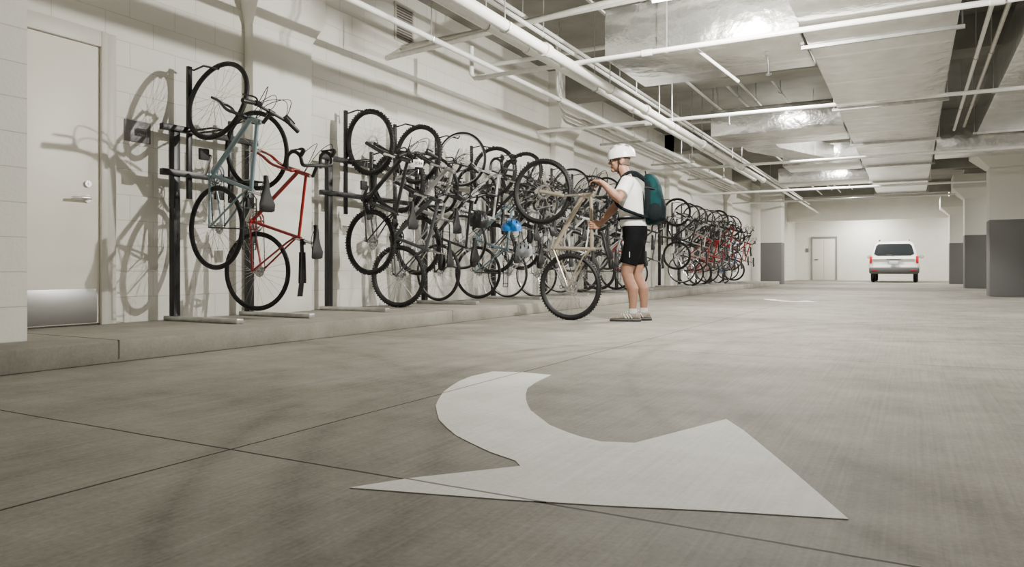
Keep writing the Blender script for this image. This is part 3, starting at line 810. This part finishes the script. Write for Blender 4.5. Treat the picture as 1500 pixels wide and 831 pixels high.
def armbuild(b, S, G, A, pole, rb, side):
    Dd = (G-S).normalized(); Dd = (Dd*.6+Vector((1, 0, 0))*.6).normalized()
    W = hand(b, G, A, Dd, side, rb)
    E = ik(S, W, .285, .255, pole)
    tube(b, [S+Vector((-.01, -.05*side, -.01)), S, S.lerp(E, .4), S.lerp(E, .8), E, E.lerp(W, .25), E.lerp(W, .6), W.lerp(E, .08), W+(G-W)*.15],
         [.057, .061, .053, .045, .044, .047, .038, .028, .024], 14)
    return E, W
b = bmesh.new()
TOR = [(.84, -.05, .10, .15), (.90, -.052, .115, .165), (.97, -.05, .125, .168), (1.05, -.04, .125, .160), (1.15, -.02, .125, .158), (1.27, -.008, .125, .168), (1.37, -.002, .122, .182), (1.44, .008, .105, .184), (1.485, .018, .08, .155), (1.515, .03, .06, .09), (1.535, .036, .05, .055)]
loft(b, [ell(c, 0, z, rx, ry, 28, 2.3) for z, c, rx, ry in TOR])
tube(b, [(.02, 0, 1.47), (.045, 0, 1.54), (.085, 0, 1.64)], [.068, .060, .060], 16)
ball(b, (.10, 0, 1.715), (.100, .079, .108), 0, 24)
ball(b, (.125, 0, 1.655), (.075, .066, .072), 0, 20)
ball(b, (.178, 0, 1.607), (.028, .032, .024), 0, 14)
ball(b, (.190, 0, 1.735), (.016, .05, .012), 0, 12)
tube(b, [(.186, 0, 1.728), (.210, 0, 1.703), (.224, 0, 1.680), (.196, 0, 1.672)], [.009, .010, .014, .012], 10)
for s in (-1, 1):
    ball(b, (.204, s*.011, 1.678), (.010, .008, .008), 0, 10)
    ball(b, (.165, s*.042, 1.675), (.028, .022, .026), 0, 12)
    ball(b, (.085, s*.080, 1.690), (.020, .010, .032), 0, 12, Matrix.Rotation(R(-12), 4, 'Y'))
ball(b, (.1945, 0, 1.646), (.012, .024, .006), 0, 12); ball(b, (.191, 0, 1.634), (.012, .021, .007), 0, 12)
def leg(b, s, kx, axx, yk):
    tube(b, [(-.05, s*.085, .93), (-.05, s*.092, .84), ((kx-.05)/2, s*.098, .70), (kx, s*yk, .56), (kx+.006, s*yk, .50), (kx-.018, s*yk, .42), ((kx+axx)/2-.03, s*yk, .34), (axx-.006, s*yk, .2), (axx, s*yk, .11), (axx+.01, s*yk, .05)],
         [.09, .099, .085, .066, .060, .059, .060, .043, .036, .038], 18)
    tube(b, [(axx-.03, s*yk, .055), (axx+.06, s*yk, .05), (axx+.15, s*yk, .035)], [.034, .036, .026], 12)
LEGS = ((1, .02, -.03, .105), (-1, -.07, -.135, .10))
for s, kx, axx, yk in LEGS: leg(b, s, kx, axx, yk)
EL, WL = armbuild(b, SL, GL, AL, Vector((-.45, .25, -1)), .016, 1)
ER, WRr = armbuild(b, SR, GR, AT, Vector((-.2, -.4, -1)), .018, -1)
ob("body", remesh(b, .0048, "body", [M['skin']], 3), parent=man, label="bare skin of arms, legs and face")

b = bmesh.new()
TS = [(1.00, -.042, .138, .180), (1.05, -.036, .142, .180), (1.15, -.02, .142, .178), (1.27, -.008, .141, .184), (1.37, -.002, .138, .196), (1.44, .008, .120, .198), (1.485, .018, .096, .170), (1.513, .028, .080, .110), (1.528, .034, .070, .078)]
loft(b, [ell(c, 0, z, rx, ry, 28, 2.3) for z, c, rx, ry in TS])
for S, E, s in ((SL, EL, 1), (SR, ER, -1)):
    tube(b, [S+Vector((-.01, -.05*s, -.01)), S, S.lerp(E, .35), S.lerp(E, .75)], [.068, .074, .072, .076], 18)
ob("t_shirt", remesh(b, .007, "t_shirt", [M['shirt']], 4), parent=man, label="white short-sleeved cotton t-shirt")
b = bmesh.new()
loft(b, [ell(c, 0, z, rx, ry, 28, 2.3) for z, c, rx, ry in ((.80, -.05, .11, .16), (.88, -.052, .130, .178), (.97, -.05, .134, .180), (1.02, -.046, .130, .172))])
for s, kx, axx, yk in LEGS:
    tube(b, [(-.05, s*.085, .95), (-.05, s*.092, .84), ((kx-.05)/2, s*.10, .70), (kx*.9-.004, s*.104, .60)], [.10, .108, .098, .090], 20)
ob("shorts", remesh(b, .008, "shorts", [M['shorts']], 3), parent=man, label="black knee-length sports shorts")
simple("shorts_logo", lambda b: box(b, (-.010, .196, .67), (-.004, .2055, .73), 0, .001), [M['white']], parent=man, label="small white vertical logo mark")
def hairf(b):
    rings = []
    for t in range(8):
        z = 1.655+.022*t; q = min(1, .80+.03*t)
        rings.append(ell(.076, 0, z, .086*q, .081*q+.002, 20))
    loft(b, rings)
simple("hair", hairf, [M['hair']], parent=man, label="short greying hair below the helmet")
for s in (-1, 1):
    simple("eye", lambda b: ball(b, (.187, s*.032, 1.705), (.010, .012, .009), 0, 12), [M['white']], parent=man)
def glasses(b):
    for s in (-1, 1):
        pts = [(.205, s*.033+.025*math.cos(a*math.pi/6), 1.705+.017*math.sin(a*math.pi/6)) for a in range(13)]
        tube(b, pts, .0024, 5); tube(b, [(.203, s*.058, 1.71), (.18, s*.084, 1.71), (.08, s*.089, 1.705)], .0032, 5)
    tube(b, [(.205, -.01, 1.708), (.207, 0, 1.711), (.205, .01, 1.708)], .0024, 5)
simple("glasses", glasses, [M['black']], parent=man, label="thin dark framed glasses")
helmet("helmet", man, T(.098, 0, 1.752) @ hr(R(6), 4, 'Y') @ Matrix.Diagonal((1.06, 1.10, 1.12, 1)), M['white'], straps=False)
def chinstrap(b):
    tube(b, curve_pts([(.12, .098, 1.76), (.11, .092, 1.68), (.12, .068, 1.60), (.13, 0, 1.572), (.12, -.068, 1.60), (.11, -.092, 1.68), (.12, -.098, 1.76)], 4), .005, 6)
simple("chin_strap", chinstrap, [M['black']], parent=man)
def shoe_rings(ax_, y, z0f, z1f, infl):
    st = [(-.085, .026, .058), (-.070, .038, .092), (-.03, .043, .104), (.02, .044, .106), (.06, .046, .092), (.11, .050, .074), (.16, .051, .062), (.20, .044, .050), (.228, .026, .036)]
    rings = []
    for dx, w, h in st:
        rr = []
        for k in range(16):
            a = 2*math.pi*k/16; c, s = math.cos(a), math.sin(a)
            zt = z0f(h); zb = z1f(h)
            c2 = math.copysign(abs(c)**.75, c); s2 = math.copysign(abs(s)**.8, s)
            rr.append((ax_+dx+infl*(1 if dx > .1 else -1 if dx < -.05 else 0), y+(w+infl)*c2, (zt+zb)/2+(zt-zb)/2*s2))
        rings.append(rr)
    return rings
for s, kx, axx, yk in LEGS:
    sh = ob("shoe", None, parent=man, label="grey and tan running shoe")
    simple("upper", lambda b: loft(b, shoe_rings(axx, s*yk, lambda h: h, lambda h: .018, 0)), [M['tan']], parent=sh)
    simple("sole", lambda b: loft(b, shoe_rings(axx, s*yk, lambda h: .032, lambda h: .001, .006)), [M['cardark']], parent=sh)
    for i in range(3):
        for q in (-1, 1):
            simple("stripe", lambda b: tube(b, [(axx+.03*i, s*yk+q*.048, .034), (axx+.03+.03*i, s*yk+q*.042, .080)], .005, 6), [M['white']], parent=sh)
    for i in range(4):
        simple("lace", lambda b: tube(b, curve_pts([(axx+.045+.022*i, s*yk-.028, .090-.006*i), (axx+.05+.022*i, s*yk, .107-.009*i), (axx+.045+.022*i, s*yk+.028, .090-.006*i)], 3), .003, 5), [M['white']], parent=sh)
    simple("sock", lambda b: tube(b, [(axx-.002, s*yk, .085), (axx-.003, s*yk, .135)], [.046, .041], 16), [M['sock']], parent=man, label="short white sock")
bp = ob("backpack", None, mtx=MW, label="dark teal nylon backpack worn on the man's back", cat="backpack")
b = bmesh.new()
loft(b, [ell(c, 0, z, rx, ry, 24, 2.4) for z, c, rx, ry in ((1.02, -.225, .06, .10), (1.05, -.25, .09, .135), (1.15, -.262, .102, .15), (1.30, -.255, .098, .15), (1.42, -.24, .088, .140), (1.50, -.22, .072, .118), (1.545, -.20, .05, .08), (1.555, -.20, .03, .05))])
ob("main_compartment", remesh(b, .008, "main_compartment", [M['teal']], 3), parent=bp)
b = bmesh.new()
loft(b, [ell(c, 0, z, rx, ry, 24, 2.5) for z, c, rx, ry in ((1.05, -.32, .035, .10), (1.08, -.33, .045, .12), (1.20, -.335, .045, .125), (1.28, -.325, .035, .115), (1.33, -.31, .02, .09))])
ob("front_pocket", remesh(b, .008, "front_pocket", [M['tealdark']], 3), parent=bp, label="darker front pocket")
def straps(s):
    return lambda b: tube(b, curve_pts([(-.16, s*.10, 1.49), (-.06, s*.115, 1.56), (.04, s*.12, 1.545), (.13, s*.115, 1.42), (.15, s*.13, 1.30), (.10, s*.178, 1.20), (-.05, s*.198, 1.13), (-.17, s*.15, 1.09)], 5), .018, 8)
for s in (-1, 1): simple("shoulder_strap", straps(s), [M['tealdark']], parent=bp)
simple("haul_loop", lambda b: tube(b, curve_pts([(-.17, -.03, 1.53), (-.16, -.02, 1.58), (-.16, .02, 1.58), (-.17, .03, 1.53)], 4), .007, 6), [M['tealdark']], parent=bp)
for s in (-1, 1):
    simple("side_pocket", lambda b: ball(b, (-.26, s*.14, 1.14), (.075, .03, .10), 0, 14), [M['tealdark']], parent=bp)
    E2 = ell(-.03, 0, 1.08, .155, .190, 24, 2.3)
    simple("waist_belt", lambda b: tube(b, [Vector(p) for p in (E2[1:10] if s > 0 else E2[15:24])], .014, 6), [M['tealdark']], parent=bp)
    simple("compression_strap", lambda b: tube(b, [(-.165, s*.142, 1.40), (-.25, s*.150, 1.385), (-.33, s*.085, 1.34)], .009, 6), [M['black']], parent=bp)
    simple("side_panel", lambda b: loft(b, [ell(-.19, s*.128, z, .035*q, .022*q, 12) for z, q in ((1.08, .7), (1.12, 1), (1.40, 1), (1.46, .6))]), [M['tealdark']], parent=bp)
simple("zipper", lambda b: tube(b, curve_pts([(-.30, .125, 1.25), (-.30, .115, 1.40), (-.25, .07, 1.52), (-.25, -.07, 1.52), (-.30, -.115, 1.40)], 5), .004, 5), [M['black']], parent=bp)

# ---------------------------------------------------------------- car
car = ob("car", None, mtx=T(-.66, 34.2, 0), label="white parked suv seen from behind with dark bumper", cat="car")
def body(b):
    st = [(0.05, .78, .50, .94), (0.0, .84, .48, .99), (.03, .88, .46, 1.02), (.08, .91, .43, 1.04), (.18, .93, .40, 1.05), (.8, .935, .38, 1.06), (3.0, .93, .38, 1.05), (3.3, .92, .38, 1.03), (4.1, .90, .38, .95), (4.4, .82, .42, .80), (4.45, .7, .45, .7)]
    rings = []
    for y, w, z0, z1 in st:
        h = z1-z0
        rings.append([(-w*.93, y, z0), (-w, y, z0+.1*h), (-w*1.02, y, z0+.5*h), (-w*.99, y, z0+.8*h), (-w*.95, y, z0+.95*h), (-w*.90, y, z1), (w*.90, y, z1), (w*.95, y, z0+.95*h), (w*.99, y, z0+.8*h), (w*1.02, y, z0+.5*h), (w, y, z0+.1*h), (w*.93, y, z0)])
    loft(b, rings)
    g = []
    for z, w, y0, y1 in ((1.0, .885, .04, 3.25), (1.1, .87, .07, 3.10), (1.35, .82, .16, 2.75), (1.55, .76, .25, 2.5), (1.64, .72, .31, 2.40), (1.71, .65, .40, 2.25), (1.75, .54, .52, 2.1), (1.765, .40, .66, 1.95)):
        g.append([(-w, y0+.20, z), (-w*.97, y0+.07, z), (-w*.85, y0, z), (w*.85, y0, z), (w*.97, y0+.07, z), (w, y0+.20, z), (w, y1-.16, z), (w*.93, y1, z), (-w*.93, y1, z), (-w, y1-.16, z)])
    loft(b, g)
simple("body", body, [M['carwhite']], parent=car, angle=60)
def quad(b, pts, off):
    n = (Vector(pts[1])-Vector(pts[0])).cross(Vector(pts[2])-Vector(pts[0])).normalized()*off
    loft(b, [[Vector(p)-n for p in pts], [Vector(p)+n for p in pts]])
simple("rear_window", lambda b: quad(b, [(-.62, .075, 1.13), (-.74, .095, 1.20), (-.66, .23, 1.53), (-.58, .26, 1.61), (.58, .26, 1.61), (.66, .23, 1.53), (.74, .095, 1.20), (.62, .075, 1.13)], .022), [M['glass']], parent=car, label="dark tinted rear window")
for s in (-1, 1):
    simple("side_window", lambda b: quad(b, [(s*.863, .45, 1.13), (s*.863, 2.8, 1.13), (s*.765, 2.25, 1.55), (s*.765, .6, 1.55)], .012), [M['glass']], parent=car)
    simple("tail_light", lambda b: box(b, (s*.85-.055, -.02, .80), (s*.85+.055, .14, 1.10), 0, .03), [M['red']], parent=car, label="red tail light")
    simple("side_mirror", lambda b: (ball(b, (s*1.03, 2.85, 1.12), (.11, .06, .085), 0, 12), tube(b, [(s*.88, 2.85, 1.08), (s*1.0, 2.85, 1.10)], .03, 8)), [M['carwhite']], parent=car)
    simple("roof_rail", lambda b: tube(b, curve_pts([(s*.56, .6, 1.71), (s*.56, .7, 1.80), (s*.56, 1.4, 1.81), (s*.56, 2.0, 1.79), (s*.56, 2.1, 1.71)], 4), .018, 8), [M['cardark']], parent=car)
    simple("reflector", lambda b: box(b, (s*.72-.1, -.075, .50), (s*.72+.1, -.055, .54)), [M['red']], parent=car)
simple("bumper", lambda b: box(b, (-.93, -.06, .36), (.93, .25, .64), 0, .08), [M['cardark']], parent=car, label="dark grey plastic rear bumper")
simple("license_plate", lambda b: box(b, (-.16, -.035, .76), (.16, -.005, .91), 0, .005), [plain("plate", (.5, .55, .62), .5)], parent=car)
simple("trunk_handle", lambda b: box(b, (-.28, -.03, .95), (.28, .0, .99), 0, .008), [M['cardark']], parent=car)
simple("wiper", lambda b: tube(b, [(0, .045, 1.12), (-.35, .09, 1.20)], .01, 6), [M['black']], parent=car)
def cwheel(b):
    torus(b, .26, .085, 32, 10, 0, sx=1.1)
    tube(b, [(0, -.06, 0), (0, .06, 0)], .19, 20, 1); torus(b, .185, .02, 24, 6, 1, sx=2.5)
    for i in range(5):
        a = 2*math.pi*i/5; tube(b, [(0, .07, 0), (.18*math.cos(a), .065, .18*math.sin(a))], .022, 6, 1)
for x in (-.80, .80):
    for y in (.85, 3.5):
        simple("wheel", cwheel, [M['rubber'], M['chrome']], parent=car, mtx=T(x, y, .345) @ Matrix.Rotation(R(-90 if x > 0 else 90), 4, 'Z'))
simple("wall_notice", lambda b: box(b, (-4.9, 40.975, 1.45), (-4.75, 41, 1.65), 0, .003), [M['sign']], label="small dark notice beside the far door", cat="sign")

# ---------------------------------------------------------------- world & camera
w = bpy.data.worlds.new("world"); scene.world = w; w.use_nodes = True
bg = w.node_tree.nodes["Background"]; bg.inputs[0].default_value = (.95, .97, 1, 1); bg.inputs[1].default_value = .06
cam = bpy.data.cameras.new("camera"); co = bpy.data.objects.new("camera", cam); COL.objects.link(co)
cam.lens = 36*1070/1500; cam.sensor_width = 36; cam.shift_y = -(415.5-395)/1500
co.location = (0, 0, .545); co.rotation_euler = (R(90), 0, R(28.7))
cam.clip_end = 200
scene.camera = co
